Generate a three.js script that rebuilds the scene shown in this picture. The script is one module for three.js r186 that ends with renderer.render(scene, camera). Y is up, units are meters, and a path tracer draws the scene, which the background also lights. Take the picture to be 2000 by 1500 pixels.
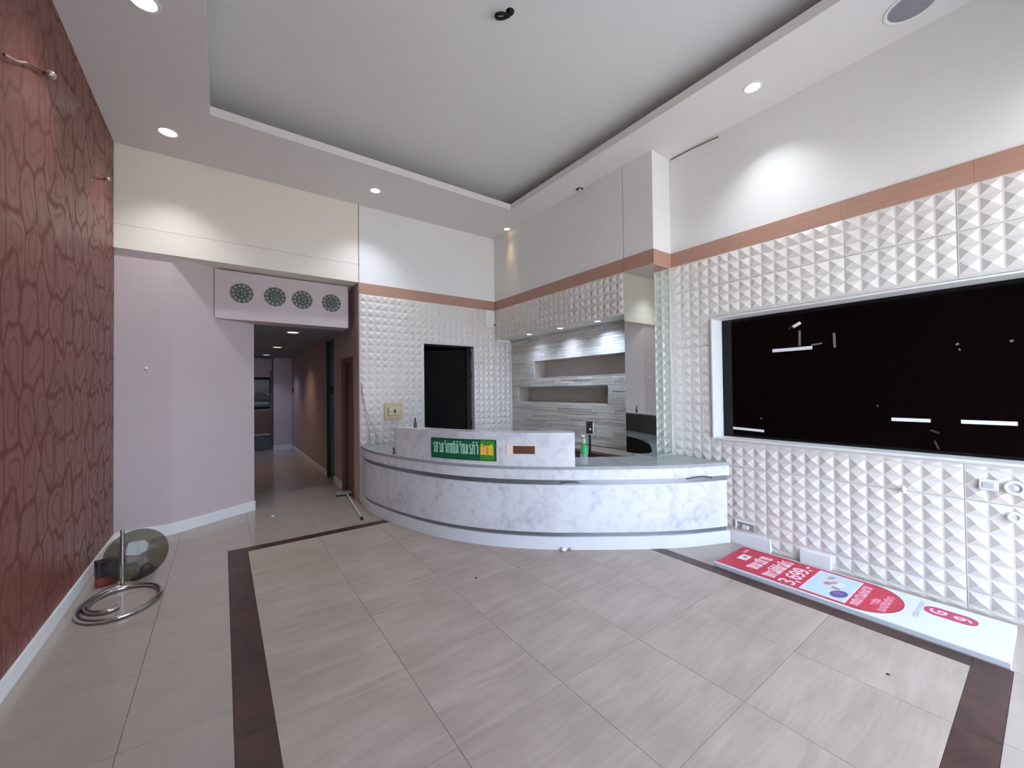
import * as THREE from 'three';
import { RoundedBoxGeometry } from 'three/addons/geometries/RoundedBoxGeometry.js';
import { mergeGeometries } from 'three/addons/utils/BufferGeometryUtils.js';

// ---------------------------------------------------------------- camera, sky, exposure
const scene = new THREE.Scene();
const camera = new THREE.PerspectiveCamera(2 * Math.atan(750 / 776.33) * 180 / Math.PI, 2000 / 1500, 0.05, 200);
camera.position.set(0, 1.5, 0);
{
  const yaw = 36.08 * Math.PI / 180, pitch = 0.843 * Math.PI / 180, roll = -0.673 * Math.PI / 180;
  const fwd = new THREE.Vector3(Math.sin(yaw) * Math.cos(pitch), Math.sin(pitch), -Math.cos(yaw) * Math.cos(pitch));
  const right = new THREE.Vector3(Math.cos(yaw), 0, Math.sin(yaw));
  const up = new THREE.Vector3().crossVectors(right, fwd);
  const r2 = right.clone().multiplyScalar(Math.cos(roll)).addScaledVector(up, Math.sin(roll));
  const u2 = up.clone().multiplyScalar(Math.cos(roll)).addScaledVector(right, -Math.sin(roll));
  camera.setRotationFromMatrix(new THREE.Matrix4().makeBasis(r2, u2, fwd.clone().negate()));
}
scene.background = new THREE.Color().setRGB(0.76, 0.90, 1.16);
scene.backgroundIntensity = 4.7;
const sun = new THREE.DirectionalLight(0xfff4e6, 28);      // lights the unseen street for bounce indoors, comes from behind the building
sun.position.set(-7, 15, -3.5); sun.target.position.set(3, 0, 6); sun.castShadow = true; sun.shadow.mapSize.set(2048, 2048);
Object.assign(sun.shadow.camera, { left: -16, right: 16, top: 16, bottom: -16, near: 0.5, far: 60 });
scene.add(sun, sun.target);
const renderer = new THREE.WebGLRenderer({ antialias: true });
renderer.toneMapping = THREE.LinearToneMapping;
renderer.toneMappingExposure = 1.74;
renderer.shadowMap.enabled = true;
const LAMP = 4.2;                        // candela-like strength of one ceiling downlight

// ---------------------------------------------------------------- helpers
let seed = 12345;
const rnd = () => { seed = (seed + 0x6D2B79F5) | 0; let t = Math.imul(seed ^ (seed >>> 15), 1 | seed); t = (t + Math.imul(t ^ (t >>> 7), 61 | t)) ^ t; return ((t ^ (t >>> 14)) >>> 0) / 4294967296; };
const rr = (a, b) => a + (b - a) * rnd();
const used = {};
const numbered = (n) => { used[n] = (used[n] ?? -1) + 1; return used[n] ? n + '_' + String(used[n]).padStart(3, '0') : n; };
function uvWorld(g) {
  g = g.index ? g.toNonIndexed() : g;
  const p = g.attributes.position, n = g.attributes.normal, uv = new Float32Array(p.count * 2);
  for (let i = 0; i < p.count; i++) {
    const ax = Math.abs(n.getX(i)), ay = Math.abs(n.getY(i)), az = Math.abs(n.getZ(i));
    let u, v;
    if (ay >= ax && ay >= az) { u = p.getX(i); v = -p.getZ(i); } else if (ax >= az) { u = -p.getZ(i); v = p.getY(i); } else { u = p.getX(i); v = p.getY(i); }
    uv[2 * i] = u; uv[2 * i + 1] = v;
  }
  g.setAttribute('uv', new THREE.BufferAttribute(uv, 2));
  return g;
}
const bx = (x0, x1, y0, y1, z0, z1) => uvWorld(new THREE.BoxGeometry(x1 - x0, y1 - y0, z1 - z0).translate((x0 + x1) / 2, (y0 + y1) / 2, (z0 + z1) / 2));
const rb = (x0, x1, y0, y1, z0, z1, r = 0.004, s = 2) => new RoundedBoxGeometry(x1 - x0, y1 - y0, z1 - z0, s, r).translate((x0 + x1) / 2, (y0 + y1) / 2, (z0 + z1) / 2);
const cyl = (r0, r1, h, seg = 24) => new THREE.CylinderGeometry(r1, r0, h, seg);
function merge(gs) {
  return mergeGeometries(gs.map((g) => { g = g.index ? g.toNonIndexed() : g.clone(); for (const k of Object.keys(g.attributes)) if (!['position', 'normal', 'uv'].includes(k)) g.deleteAttribute(k); return g; }));
}
function obj(name, g, m, parent = scene) {
  const o = new THREE.Mesh(Array.isArray(g) ? merge(g) : g, m);
  o.name = numbered(name); o.castShadow = o.receiveShadow = true; parent.add(o); return o;
}
function struct(name, g, m) { const o = obj(name, g, m); o.userData.kind = 'structure'; return o; }
function structGroup(name) { const o = new THREE.Group(); o.name = numbered(name); o.userData.kind = 'structure'; scene.add(o); return o; }
function tag(o, label, category, group) { Object.assign(o.userData, { label, category }); if (group) o.userData.group = group; return o; }
function thing(name, label, category, pos = [0, 0, 0], ry = 0, group) {
  const o = new THREE.Group(); o.name = numbered(name); o.position.set(...pos); o.rotation.y = ry; scene.add(o); return tag(o, label, category, group);
}
// a wall slab with rectangular openings: face = the direction its seen side looks; h = [[u0,u1,y0,y1],...]
function wallGeo(face, at, t, u0, u1, y0, y1, holes = []) {
  const flip = face === '+x' || face === '-z' ? -1 : 1;
  const U = (a, b) => flip > 0 ? [a, b] : [-b, -a];
  const [a, b] = U(u0, u1);
  const s = new THREE.Shape([[a, y0], [b, y0], [b, y1], [a, y1]].map((q) => new THREE.Vector2(...q)));
  for (const h of holes) { const [c, d] = U(h[0], h[1]); s.holes.push(new THREE.Path([[c, h[2]], [c, h[3]], [d, h[3]], [d, h[2]]].map((q) => new THREE.Vector2(...q)))); }
  const g = new THREE.ExtrudeGeometry(s, { depth: t, bevelEnabled: false }).translate(0, 0, -t);
  if (face === '-x') g.rotateY(-Math.PI / 2).translate(at, 0, 0);
  else if (face === '+x') g.rotateY(Math.PI / 2).translate(at, 0, 0);
  else if (face === '-z') g.rotateY(Math.PI).translate(0, 0, at);
  else g.translate(0, 0, at);
  return uvWorld(g);
}
function prism(pts, y0, y1) {              // footprint [x,z] extruded upwards
  const s = new THREE.Shape(pts.map(([x, z]) => new THREE.Vector2(x, -z)));
  return uvWorld(new THREE.ExtrudeGeometry(s, { depth: y1 - y0, bevelEnabled: false }).rotateX(-Math.PI / 2).translate(0, y0, 0));
}
const V3 = (x, y, z) => new THREE.Vector3(x, y, z);
const tube = (pts, r, seg = 24, rs = 8, closed = false) => new THREE.TubeGeometry(new THREE.CatmullRomCurve3(pts.map((p) => V3(...p)), closed, 'catmullrom', 0.5), seg, r, rs, closed);
const lathe = (prof, seg = 28) => new THREE.LatheGeometry(prof.map((p) => new THREE.Vector2(...p)), seg);

// ---------------------------------------------------------------- procedural textures
function hash(x, y, s) { let h = Math.imul(x, 374761393) ^ Math.imul(y, 668265263) ^ Math.imul(s, 2147483647 ^ 0x5bd1e995); h = Math.imul(h ^ (h >>> 13), 1274126177); return ((h ^ (h >>> 16)) >>> 0) / 4294967296; }
function vnoise(x, y, px, py, s) {
  const xi = Math.floor(x), yi = Math.floor(y), fx = x - xi, fy = y - yi, u = fx * fx * (3 - 2 * fx), v = fy * fy * (3 - 2 * fy);
  const w = (a, p) => ((a % p) + p) % p;
  const a = hash(w(xi, px), w(yi, py), s), b = hash(w(xi + 1, px), w(yi, py), s), c = hash(w(xi, px), w(yi + 1, py), s), d = hash(w(xi + 1, px), w(yi + 1, py), s);
  return a + (b - a) * u + (c - a) * v + (a - b - c + d) * u * v;
}
function fbm(x, y, px, py, s, o = 4) { let t = 0, a = 0.5, n = 0; for (let i = 0; i < o; i++) { t += a * vnoise(x, y, px, py, s + i); n += a; a /= 2; x *= 2; y *= 2; px *= 2; py *= 2; } return t / n; }
const lin = (hex) => { const c = new THREE.Color(hex); const d = c.clone().convertLinearToSRGB(); return [d.r * 255, d.g * 255, d.b * 255]; };
const mixc = (a, b, t) => a.map((v, i) => v + (b[i] - v) * t);
function tex(w, h, size, f, srgb = true) {   // f(u,v) -> [r,g,b] 0..255; size in metres [sx, sy]
  const d = new Uint8Array(w * h * 4);
  for (let y = 0; y < h; y++) for (let x = 0; x < w; x++) { const c = f(x / w, y / h), k = (y * w + x) * 4; d[k] = Math.max(0, Math.min(255, c[0])); d[k + 1] = Math.max(0, Math.min(255, c[1])); d[k + 2] = Math.max(0, Math.min(255, c[2])); d[k + 3] = 255; }
  const t = new THREE.DataTexture(d, w, h); t.wrapS = t.wrapT = THREE.RepeatWrapping; t.magFilter = t.minFilter = THREE.LinearFilter;
  t.repeat.set(1 / size[0], 1 / size[1]); if (srgb) t.colorSpace = THREE.SRGBColorSpace; t.needsUpdate = true; return t;
}
const std = (color, roughness = 0.6, more = {}) => new THREE.MeshStandardMaterial({ color, roughness, ...more });
function damask(u, v) {                      // edges of a warped, stretched cell pattern, 0 = line, 1 = inside
  const nx = 4, ny = 4;
  const wx = (fbm(u * 5, v * 5, 5, 5, 11, 2) - 0.5) * 0.8, wy = (fbm(u * 5, v * 5, 5, 5, 31, 2) - 0.5) * 0.6;
  const x = u * nx + wx, y = v * ny + wy; let f1 = 9, f2 = 9;
  for (let j = -1; j <= 1; j++) for (let i = -1; i <= 1; i++) {
    const cx = Math.floor(x) + i, cy = Math.floor(y) + j, w = (a, p) => ((a % p) + p) % p;
    const qx = cx + 0.25 + 0.5 * hash(w(cx, nx), w(cy, ny), 5), qy = cy + 0.25 + 0.5 * hash(w(cx, nx), w(cy, ny), 6);
    const d = Math.hypot(x - qx, (y - qy) * 0.85); if (d < f1) { f2 = f1; f1 = d; } else if (d < f2) f2 = d;
  }
  const sm = (t) => { t = Math.max(0, Math.min(1, t)); return t * t * (3 - 2 * t); }, e = sm((f2 - f1 + (fbm(u * 40, v * 40, 40, 40, 91, 2) - 0.5) * 0.1) / 0.2), ring = sm(Math.abs(f1 - 0.26) / 0.08);
  return [e, ring, f1];
}
const redMap = tex(1024, 1024, [0.95, 1.25], (u, v) => {
  const [e, ring] = damask(u, v), n = fbm(u * 30, v * 18, 30, 18, 71, 4) * 0.6 + fbm(u * 90, v * 60, 90, 60, 75, 2) * 0.4, k = Math.max(1 - e, (1 - ring) * 0.45);
  return mixc(mixc([144, 84, 71], [100, 52, 43], n), [92, 40, 34], k * 0.42);
});
const redRough = tex(512, 512, [0.95, 1.25], (u, v) => { const [e, ring] = damask(u, v), r = 95 + 70 * Math.max(1 - e, (1 - ring) * 0.5); return [r, r, r]; }, false);
const tanMap = tex(1024, 1024, [1.2, 1.2], (u, v) => {
  const w = fbm(u * 3, v * 10, 3, 10, 201, 3) * 0.06, a = fbm(u * 3, (v + w) * 34, 3, 34, 7, 4), b = fbm(u * 5, v * 8, 5, 8, 23, 3), c = fbm(u * 9, (v + w) * 110, 9, 110, 77, 2);
  return mixc(mixc([157, 142, 130], [187, 173, 161], a * 0.55 + b * 0.6 - 0.1), [137, 120, 108], Math.max(0, 0.55 - c) * 0.4);
});
const brownMap = tex(512, 512, [0.6, 0.6], (u, v) => { const a = fbm(u * 8, v * 8, 8, 8, 301, 5), b = fbm(u * 20, v * 20, 20, 20, 311, 3); return mixc([52, 33, 29], [90, 58, 49], Math.max(0, a * 1.5 - 0.42) * 0.7 + b * 0.25); });
const creamMap = tex(512, 512, [1.2, 1.2], (u, v) => { const a = fbm(u * 6, v * 6, 6, 6, 401, 4), b = fbm(u * 40, v * 40, 40, 40, 411, 2); return mixc([161, 148, 139], [174, 161, 152], a * 0.8 + b * 0.2); });
const marbleMap = tex(1024, 1024, [1.6, 1.6], (u, v) => {
  const w = fbm(u * 4, v * 4, 4, 4, 501, 4), a = fbm(u * 5 + w * 1.6, v * 5 + w * 1.6, 5, 5, 511, 5), r = Math.abs(a - 0.5) * 2, vein = Math.max(0, 1 - r / 0.13), c = fbm(u * 3, v * 3, 3, 3, 521, 3), f = fbm(u * 26, v * 26, 26, 26, 531, 3);
  return mixc([220, 221, 224], [154, 156, 164], vein * 0.26 * Math.max(0.1, c * 1.5 - 0.2) + Math.max(0, c - 0.45) * 0.3 + Math.max(0, 0.47 - f) * 0.7);
});
const plasterMap = tex(256, 256, [2, 2], (u, v) => { const a = fbm(u * 4, v * 4, 4, 4, 601, 4); return mixc([232, 232, 230], [239, 239, 237], a); });
const pinkMap = tex(256, 256, [2.4, 2.4], (u, v) => { const a = fbm(u * 4, v * 4, 4, 4, 611, 3), b = fbm(u * 30, v * 30, 30, 30, 621, 2); return mixc([197, 183, 183], [204, 191, 191], a * 0.7 + b * 0.3); });
const copperMap = tex(512, 256, [2.4, 0.4], (u, v) => { const a = fbm(u * 10, v * 12, 10, 12, 701, 3), b = fbm(u * 3, v * 2, 3, 2, 711, 2); return mixc([172, 131, 113], [188, 149, 131], a * 0.6 + b * 0.4); });
const woodMap = tex(256, 512, [0.5, 1.4], (u, v) => { const a = fbm(u * 24, v * 4, 24, 4, 801, 4); return mixc([92, 58, 48], [124, 82, 66], a); });
const stoneMap = tex(512, 256, [0.6, 0.3], (u, v) => { const a = fbm(u * 10, v * 24, 10, 24, 901, 4), b = fbm(u * 40, v * 40, 40, 40, 911, 2); return mixc([190, 187, 181], [228, 226, 221], a * 0.7 + b * 0.35); });

const M = {
  red: std(0xffffff, 1, { map: redMap, roughnessMap: redRough }), tan: std(0xffffff, 0.4, { map: tanMap }), brown: std(0xffffff, 0.42, { map: brownMap }),
  cream: std(0xffffff, 0.12, { map: creamMap }), grout: std(0x8d8176, 0.9), darkGrout: std(0x7a6a5c, 0.9),
  plaster: std(0xffffff, 0.75, { map: plasterMap }), ivory: std(0xefe9dd, 0.7), ceiling: std(0xe9e9e8, 0.85), soffit: std(0xe6e3e1, 0.8),
  pink: std(0xffffff, 0.6, { map: pinkMap }), mauve: std(0xb7a09d, 0.65), white: std(0xe8e8e6, 0.45), copper: std(0xffffff, 0.45, { map: copperMap }),
  marble: std(0xffffff, 0.22, { map: marbleMap }), counterWhite: std(0xdcdfe2, 0.28), metal: std(0x8c9095, 0.35, { metalness: 0.8 }), darkGap: std(0x4a4e55, 0.5, { metalness: 0.3 }), inner: std(0x4b4136, 0.7),
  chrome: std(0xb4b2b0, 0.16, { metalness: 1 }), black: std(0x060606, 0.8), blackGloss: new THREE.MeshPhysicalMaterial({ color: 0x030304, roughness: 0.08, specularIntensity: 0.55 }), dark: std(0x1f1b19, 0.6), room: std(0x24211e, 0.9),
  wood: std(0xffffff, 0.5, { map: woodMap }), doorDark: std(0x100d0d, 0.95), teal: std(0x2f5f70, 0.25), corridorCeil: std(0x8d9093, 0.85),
  mirror: std(0xe6efea, 0.015, { metalness: 1 }), beige: std(0xcdbd93, 0.55), wire: std(0x8f8a86, 0.6), medal: std(0x59645c, 0.6), green: std(0x0d5a3c, 0.4),
};
const panelMats = [0xdfdad3, 0xdcd7d0, 0xe1dcd6].map((c) => std(c, 0.3));
const stoneMats = [0xffffff, 0xf0ede7, 0xe4e1da, 0xf8f6f2].map((c) => std(c, 0.7, { map: stoneMap }));

// ---------------------------------------------------------------- key dimensions (metres)
const XL = -0.885, XB = 3.714, XF = 4.03, ZB = -5.568, ZP = -2.51, ZPB = -2.90, H = 4.048, HT = 4.32, ZFRONT = 1.0;
const XS = 4.035, HEAD = 2.35, BTOP = 2.985, BBOT = 2.832, XC = 1.5;

// ---------------------------------------------------------------- floor
{
  const floor = structGroup('floor');
  obj('floor_slab', bx(-1.1, 4.4, -0.15, -0.011, -12.8, 1.15), M.grout, floor);
  const cache = {};
  const tile = (x0, x1, z0, z1, mat, nm, variants, g = 0.0007, top = 0) => {
    const w = x1 - x0 - 2 * g, d = z1 - z0 - 2 * g; if (w < 0.015 || d < 0.015) return;
    const k = Math.floor(rnd() * variants), key = [w.toFixed(3), d.toFixed(3), k].join();
    if (!cache[key]) {
      const c = 0.0005, q = new THREE.BoxGeometry(w, 0.011, d).translate(0, -0.0055, 0), p = q.attributes.position;
      for (let i = 0; i < p.count; i++) if (p.getY(i) > -0.001) { p.setX(i, p.getX(i) - Math.sign(p.getX(i)) * c); p.setZ(i, p.getZ(i) - Math.sign(p.getZ(i)) * c); }
      q.computeVertexNormals(); const b = uvWorld(q), uv = b.attributes.uv; for (let i = 0; i < uv.count; i++) uv.setXY(i, uv.getX(i) + k * 0.37, uv.getY(i) + k * 0.53);
      cache[key] = b;
    }
    const t = obj(nm, cache[key], mat, floor); t.position.set((x0 + x1) / 2, top + (rnd() - 0.5) * 0.0004, (z0 + z1) / 2);
  };
  // tan field 5 x 7
  const TX = 0.195, TP = 0.605, TZ = -0.301;
  for (let i = 0; i < 5; i++) for (let j = 0; j < 7; j++) tile(TX + i * TP, TX + (i + 1) * TP, TZ - (j + 1) * 0.606, TZ - j * 0.606, M.tan, 'tan_tile', 6);
  const X0 = 0.04, X1 = 3.335, Z0 = -4.668, Z1 = -0.162, xi0 = TX, xi1 = TX + 5 * TP, zi1 = TZ, zi0 = TZ - 7 * 0.606;
  for (let j = 0; j < 7; j++) { tile(X0, xi0, zi1 - (j + 1) * 0.606, zi1 - j * 0.606, M.brown, 'border_tile', 4, 0.00015); tile(xi1, X1, zi1 - (j + 1) * 0.606, zi1 - j * 0.606, M.brown, 'border_tile', 4, 0.00015); }
  const xs = [X0, ...Array.from({ length: 4 }, (_, i) => TX + (i + 1) * TP), X1];
  for (let i = 0; i < 5; i++) { tile(xs[i], xs[i + 1], Z0, zi0, M.brown, 'border_tile', 4, 0.00015); tile(xs[i], xs[i + 1], zi1, Z1, M.brown, 'border_tile', 4, 0.00015); }
  // cream tiles round it and down the corridor
  const GX = -0.36, GZ = -2.335, GP = 0.6;
  for (let i = -1; i < 8; i++) for (let j = -6; j < 18; j++) {
    let a = GX + i * GP, b = a + GP, c = GZ - (j + 1) * GP, d = c + GP;
    a = Math.max(a, XL); b = Math.min(b, XF + 0.02); c = Math.max(c, -12.55); d = Math.min(d, ZFRONT);
    if (b <= a || d <= c) continue;
    if (d < -5.55) { b = Math.min(b, XC); if (d < -6.2) a = Math.max(a, 0.33); if (b - a < 0.02) continue; }
    if (a >= X0 && b <= X1 && c >= Z0 && d <= Z1) continue;
    const rects = [];
    if (b <= X0 || a >= X1 || d <= Z0 || c >= Z1) rects.push([a, b, c, d]);
    else {
      if (a < X0) rects.push([a, X0, c, d]); if (b > X1) rects.push([X1, b, c, d]);
      const a2 = Math.max(a, X0), b2 = Math.min(b, X1); if (c < Z0) rects.push([a2, b2, c, Z0]); if (d > Z1) rects.push([a2, b2, Z1, d]);
    }
    for (const r of rects) tile(...r, M.cream, 'cream_tile', 4);
  }
}

// ---------------------------------------------------------------- walls
struct('wall_left', bx(XL - 0.15, XL, 0, 4.5, -6.4, 1.15), M.red);
struct('baseboard_left', rb(XL, XL + 0.014, 0, 0.105, ZB - 0.03, 1.0, 0.004), M.white);
// recessed pink wall, its angled part and the left side of the corridor
struct('wall_back_left', prism([[XL, -5.6], [-0.44, -5.6], [0.33, -6.1], [0.33, -12.6], [0.18, -12.6], [0.18, -6.4], [XL, -6.4]], 0, BTOP), M.pink);
struct('baseboard_back', [bx(XL + 0.014, -0.438, 0, 0.115, -5.6, -5.586), prism([[-0.445, -5.6], [-0.437, -5.586], [0.342, -6.09], [0.342, -6.1], [0.33, -6.1]], 0, 0.115)], M.white);
// cream beam over the recess, in two boards with an open joint between them
struct('wall_back_upper', [bx(XL, XC - 0.006, BTOP, 3.226, -6.4, ZB + 0.003), bx(XL, XC - 0.006, 3.23, 4.5, -6.4, ZB)], M.ivory);
// main back wall with its dark doorway
const DX0 = 2.44, DX1 = 3.29, DH = 2.2;
struct('wall_back', wallGeo('+z', ZB, 0.15, XC + 0.004, 4.4, 0, 4.5, [[DX0, DX1, 0, DH]]), M.plaster);
struct('wall_corridor_right', [wallGeo('-x', XC, 0.12, -12.6, ZB - 0.155, 0, BTOP + 0.2, [[-6.53, -5.86, 0, 1.985], [-7.66, -7.1, 0, 2.4]]), bx(XC, XC + 0.12, 0, BTOP, ZB - 0.155, ZB - 0.152)], M.mauve);
struct('trim_1', bx(XC - 0.006, XC + 0.003, 0, BTOP - 0.003, ZB - 0.16, ZB - 0.002), M.mauve);
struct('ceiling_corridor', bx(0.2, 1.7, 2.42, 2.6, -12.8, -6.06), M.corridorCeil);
struct('wall_lintel', rb(-0.075, 1.42, 2.385, 2.968, -6.09, -5.81, 0.006), M.pink);
struct('wall_lintel_back', bx(0.2, XC - 0.001, 2.425, BTOP - 0.001, -6.3, -6.1), M.pink);
struct('wall_end', bx(0.18, 1.7, 0, 2.42, -12.75, -12.5), M.pink);
struct('pilaster_end', [bx(1.08, XC, 0, 2.42, -12.5, -12.05)], M.pink);
struct('side_panel_5', bx(1.035, 1.075, 0, 2.1, -12.49, -12.44), std(0x7b7d6a, 0.6));  // tall olive side panel next to the end cabinet
struct('baseboard_end', [bx(1.07, XC, 0, 0.13, -12.05, -12.03), bx(0.33, 1.08, 0, 0.13, -12.5, -12.48)], M.white);
struct('baseboard_corridor', [bx(XC - 0.014, XC, 0, 0.1, -7.1, -6.58), bx(XC - 0.014, XC, 0, 0.1, -12.05, -7.7)], M.white);
// right wall, rear part: white bulkhead above, stone alcove below, mirror-clad pier
struct('wall_right_rear', bx(XB, 4.4, HEAD, 4.5, ZB, ZPB - 0.005), M.plaster);
struct('wall_pier', [bx(XB, 4.4, HEAD, 4.5, ZPB + 0.005, ZP), bx(XB, 4.4, 0, HEAD, ZPB, ZP)], M.plaster);
const niche = [[-4.915, -2.95, 1.675, 1.96], [-5.345, -3.42, 1.29, 1.54]];
struct('wall_alcove', [wallGeo('-x', XS + 0.012, 0.2, ZB, ZPB, 0, HEAD, niche), bx(XS + 0.21, XS + 0.26, 0, HEAD, ZB, ZPB)], M.plaster);
// right wall, front part: panelled below, plastered above, with the long recess
const RZ0 = -2.055, RZ1 = 0.62, RY0 = 0.988, RY1 = 2.2;
struct('wall_right', [wallGeo('-x', XF, 0.17, ZP, 1.15, 0, 4.5, [[RZ0, RZ1, RY0, RY1]]), bx(XF + 0.17, XF + 0.37, 0, 4.5, ZP, 1.15)], M.plaster);
// shopfront out of view behind the camera, its opening placed to light the room
struct('wall_front', wallGeo('-z', ZFRONT, 0.15, -1.1, 4.4, 0, 4.5, [[0.5, 4.0, 0.04, 2.8]]), M.plaster);
{
  const w = structGroup('unseen_window_1');
  obj('window_frame', [bx(0.5, 4.0, 0.04, 0.1, ZFRONT + 0.04, ZFRONT + 0.1), bx(0.5, 4.0, 2.74, 2.8, ZFRONT + 0.04, ZFRONT + 0.1), ...[0.5, 2.22, 3.94].map((x) => bx(x, x + 0.06, 0.1, 2.74, ZFRONT + 0.04, ZFRONT + 0.1))], M.metal, w);
  const glass = new THREE.MeshPhysicalMaterial({ color: 0xffffff, roughness: 0, transmission: 1, thickness: 0, ior: 1.45 });
  for (const x of [0.56, 2.28]) obj('pane', bx(x, x + 1.66, 0.1, 2.74, ZFRONT + 0.066, ZFRONT + 0.074), glass, w);
}
struct('unseen_pavement', bx(-12, 16, -0.3, -0.16, 1.15, 16), std(0xaeaca6, 0.9));  // unseen ground outside, bounces light up to the ceiling
// ceiling: soffit ring round a raised tray
const CX0 = -0.088, CX1 = 3.305, CZ0 = -4.517, CZ1 = 0.08, LIP = 0.082;
struct('ceiling_soffit', [bx(XL, CX0, H, H + LIP, ZB, ZFRONT), bx(CX1, XF, H, H + LIP, ZB, ZFRONT), bx(CX0, CX1, H, H + LIP, ZB, CZ0), bx(CX0, CX1, H, H + LIP, CZ1, ZFRONT)], M.soffit);
struct('ceiling', bx(-1.1, 4.45, HT, HT + 0.2, -6.45, 1.2), M.ceiling);

// copper-brown band: boards of a given length, each its own mesh
{
  const band = structGroup('trim_2');
  const put = (g) => obj('band_board', g, M.copper, band);
  let cuts = [XC + 0.004, 2.33, XB - 0.006];
  for (let i = 0; i < 2; i++) put(rb(cuts[i] + (i ? 0.0006 : 0), cuts[i + 1], BBOT, BTOP, ZB, ZB + 0.012, 0.003));
  put(rb(XB - 0.012, XB, BBOT, BTOP, ZB, -4.2, 0.003)); put(rb(XB - 0.012, XB, BBOT, BTOP, -4.198, ZPB - 0.003, 0.003));
  put(rb(XB - 0.012, XB, BBOT, BTOP, ZPB, ZP + 0.012, 0.003));
  put(rb(XB, XF, BBOT, BTOP, ZP, ZP + 0.012, 0.003));
  cuts = [ZP + 0.012, -1.95, -1.0, -0.3, 0.95];
  for (let i = 0; i < 4; i++) put(rb(XF - 0.014, XF, BBOT, BTOP, cuts[i] + 0.0005, cuts[i + 1], 0.002));
}

// ---------------------------------------------------------------- pyramid wall panels
const PH = 0.019;
function panelGeo(w, h, cells) {                // local x right, y up, z out; cells [x0,x1,y0,y1]
  const P = [], N = [], base = 0.010, tri = (a, b, c) => {
    const e = [b[0] - a[0], b[1] - a[1], b[2] - a[2]], f = [c[0] - a[0], c[1] - a[1], c[2] - a[2]], n = [e[1] * f[2] - e[2] * f[1], e[2] * f[0] - e[0] * f[2], e[0] * f[1] - e[1] * f[0]], l = Math.hypot(...n) || 1;
    for (const q of [a, b, c]) { P.push(...q); N.push(n[0] / l, n[1] / l, n[2] / l); }
  };
  const G = 0.0012, rim = 0.005;
  for (let [x0, x1, y0, y1] of cells) {
    const e = 1e-4, gx0 = x0 < e ? G : 0, gx1 = x1 > w - e ? G : 0, gy0 = y0 < e ? G : 0, gy1 = y1 > h - e ? G : 0;
    x0 += gx0; x1 -= gx1; y0 += gy0; y1 -= gy1;
    const o = [[x0, y0, base], [x1, y0, base], [x1, y1, base], [x0, y1, base]], i = [[x0 + rim, y0 + rim, base], [x1 - rim, y0 + rim, base], [x1 - rim, y1 - rim, base], [x0 + rim, y1 - rim, base]];
    const t = [(x0 + x1) / 2, (y0 + y1) / 2, base + PH * Math.min(1, Math.min(x1 - x0, y1 - y0) / 0.085)];
    for (let k = 0; k < 4; k++) {
      const a = o[k], b = o[(k + 1) % 4], c = i[(k + 1) % 4], d = i[k];
      tri(a, b, c); tri(a, c, d); tri(d, c, t);
      tri([a[0], a[1], 0], [b[0], b[1], 0], b); tri([a[0], a[1], 0], b, a);
    }
  }
  const g = new THREE.BufferGeometry(); g.setAttribute('position', new THREE.Float32BufferAttribute(P, 3)); g.setAttribute('normal', new THREE.Float32BufferAttribute(N, 3));
  g.setAttribute('uv', new THREE.Float32BufferAttribute(new Float32Array(P.length / 3 * 2), 2)); return g;
}
const pcache = {};
// u runs along the wall (world x or z), holes [u0,u1,y0,y1]; us/ys are the joints, uo/yo the phase of the 10 cm grid
function panels(parent, face, at, us, ys, holes = []) {
  for (let i = 0; i + 1 < us.length; i++) for (let j = 0; j + 1 < ys.length; j++) {
    const u0 = us[i], u1 = us[i + 1], y0 = ys[j], y1 = ys[j + 1], cells = [];
    const grid = (a, b, back) => { const q = []; if (!back) { for (let t = a; t < b - 0.004; t += 0.1) q.push([t, Math.min(b, t + 0.1)]); } else for (let t = b; t > a + 0.004; t -= 0.1) q.push([Math.max(a, t - 0.1), t]); return q; };
    for (const [a, b] of grid(u0, u1, i === 0)) for (const [c, d] of grid(y0, y1, true)) {
      let r = [[a, b, c, d]];
      for (const h of holes) r = r.flatMap(([a, b, c, d]) => {
        if (b <= h[0] || a >= h[1] || d <= h[2] || c >= h[3]) return [[a, b, c, d]];
        const out = [];
        if (a < h[0] - 0.004) out.push([a, h[0], c, d]); if (b > h[1] + 0.004) out.push([h[1], b, c, d]);
        const a2 = Math.max(a, h[0]), b2 = Math.min(b, h[1]); if (c < h[2] - 0.004) out.push([a2, b2, c, h[2]]); if (d > h[3] + 0.004) out.push([a2, b2, h[3], d]);
        return out;
      });
      for (const q of r) if (q[1] - q[0] > 0.008 && q[3] - q[2] > 0.008) cells.push([q[0] - u0, q[1] - u0, q[2] - y0, q[3] - y0]);
    }
    if (!cells.length) continue;
    const key = cells.map((c) => c.map((v) => v.toFixed(3)).join()).join('|');
    const g = pcache[key] ??= panelGeo(u1 - u0, y1 - y0, cells);
    const o = obj('wall_panel', g, panelMats[Math.floor(rnd() * 3)], parent), lift = rr(0, 0.0025);
    if (face === '+z') o.position.set(u0, y0, at + lift); else { o.rotation.y = -Math.PI / 2; o.position.set(at - lift, y0, u0); }
  }
}
const ROWS = [0, 0.132, 0.732, 1.332, 1.932, 2.532, BBOT];
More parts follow.
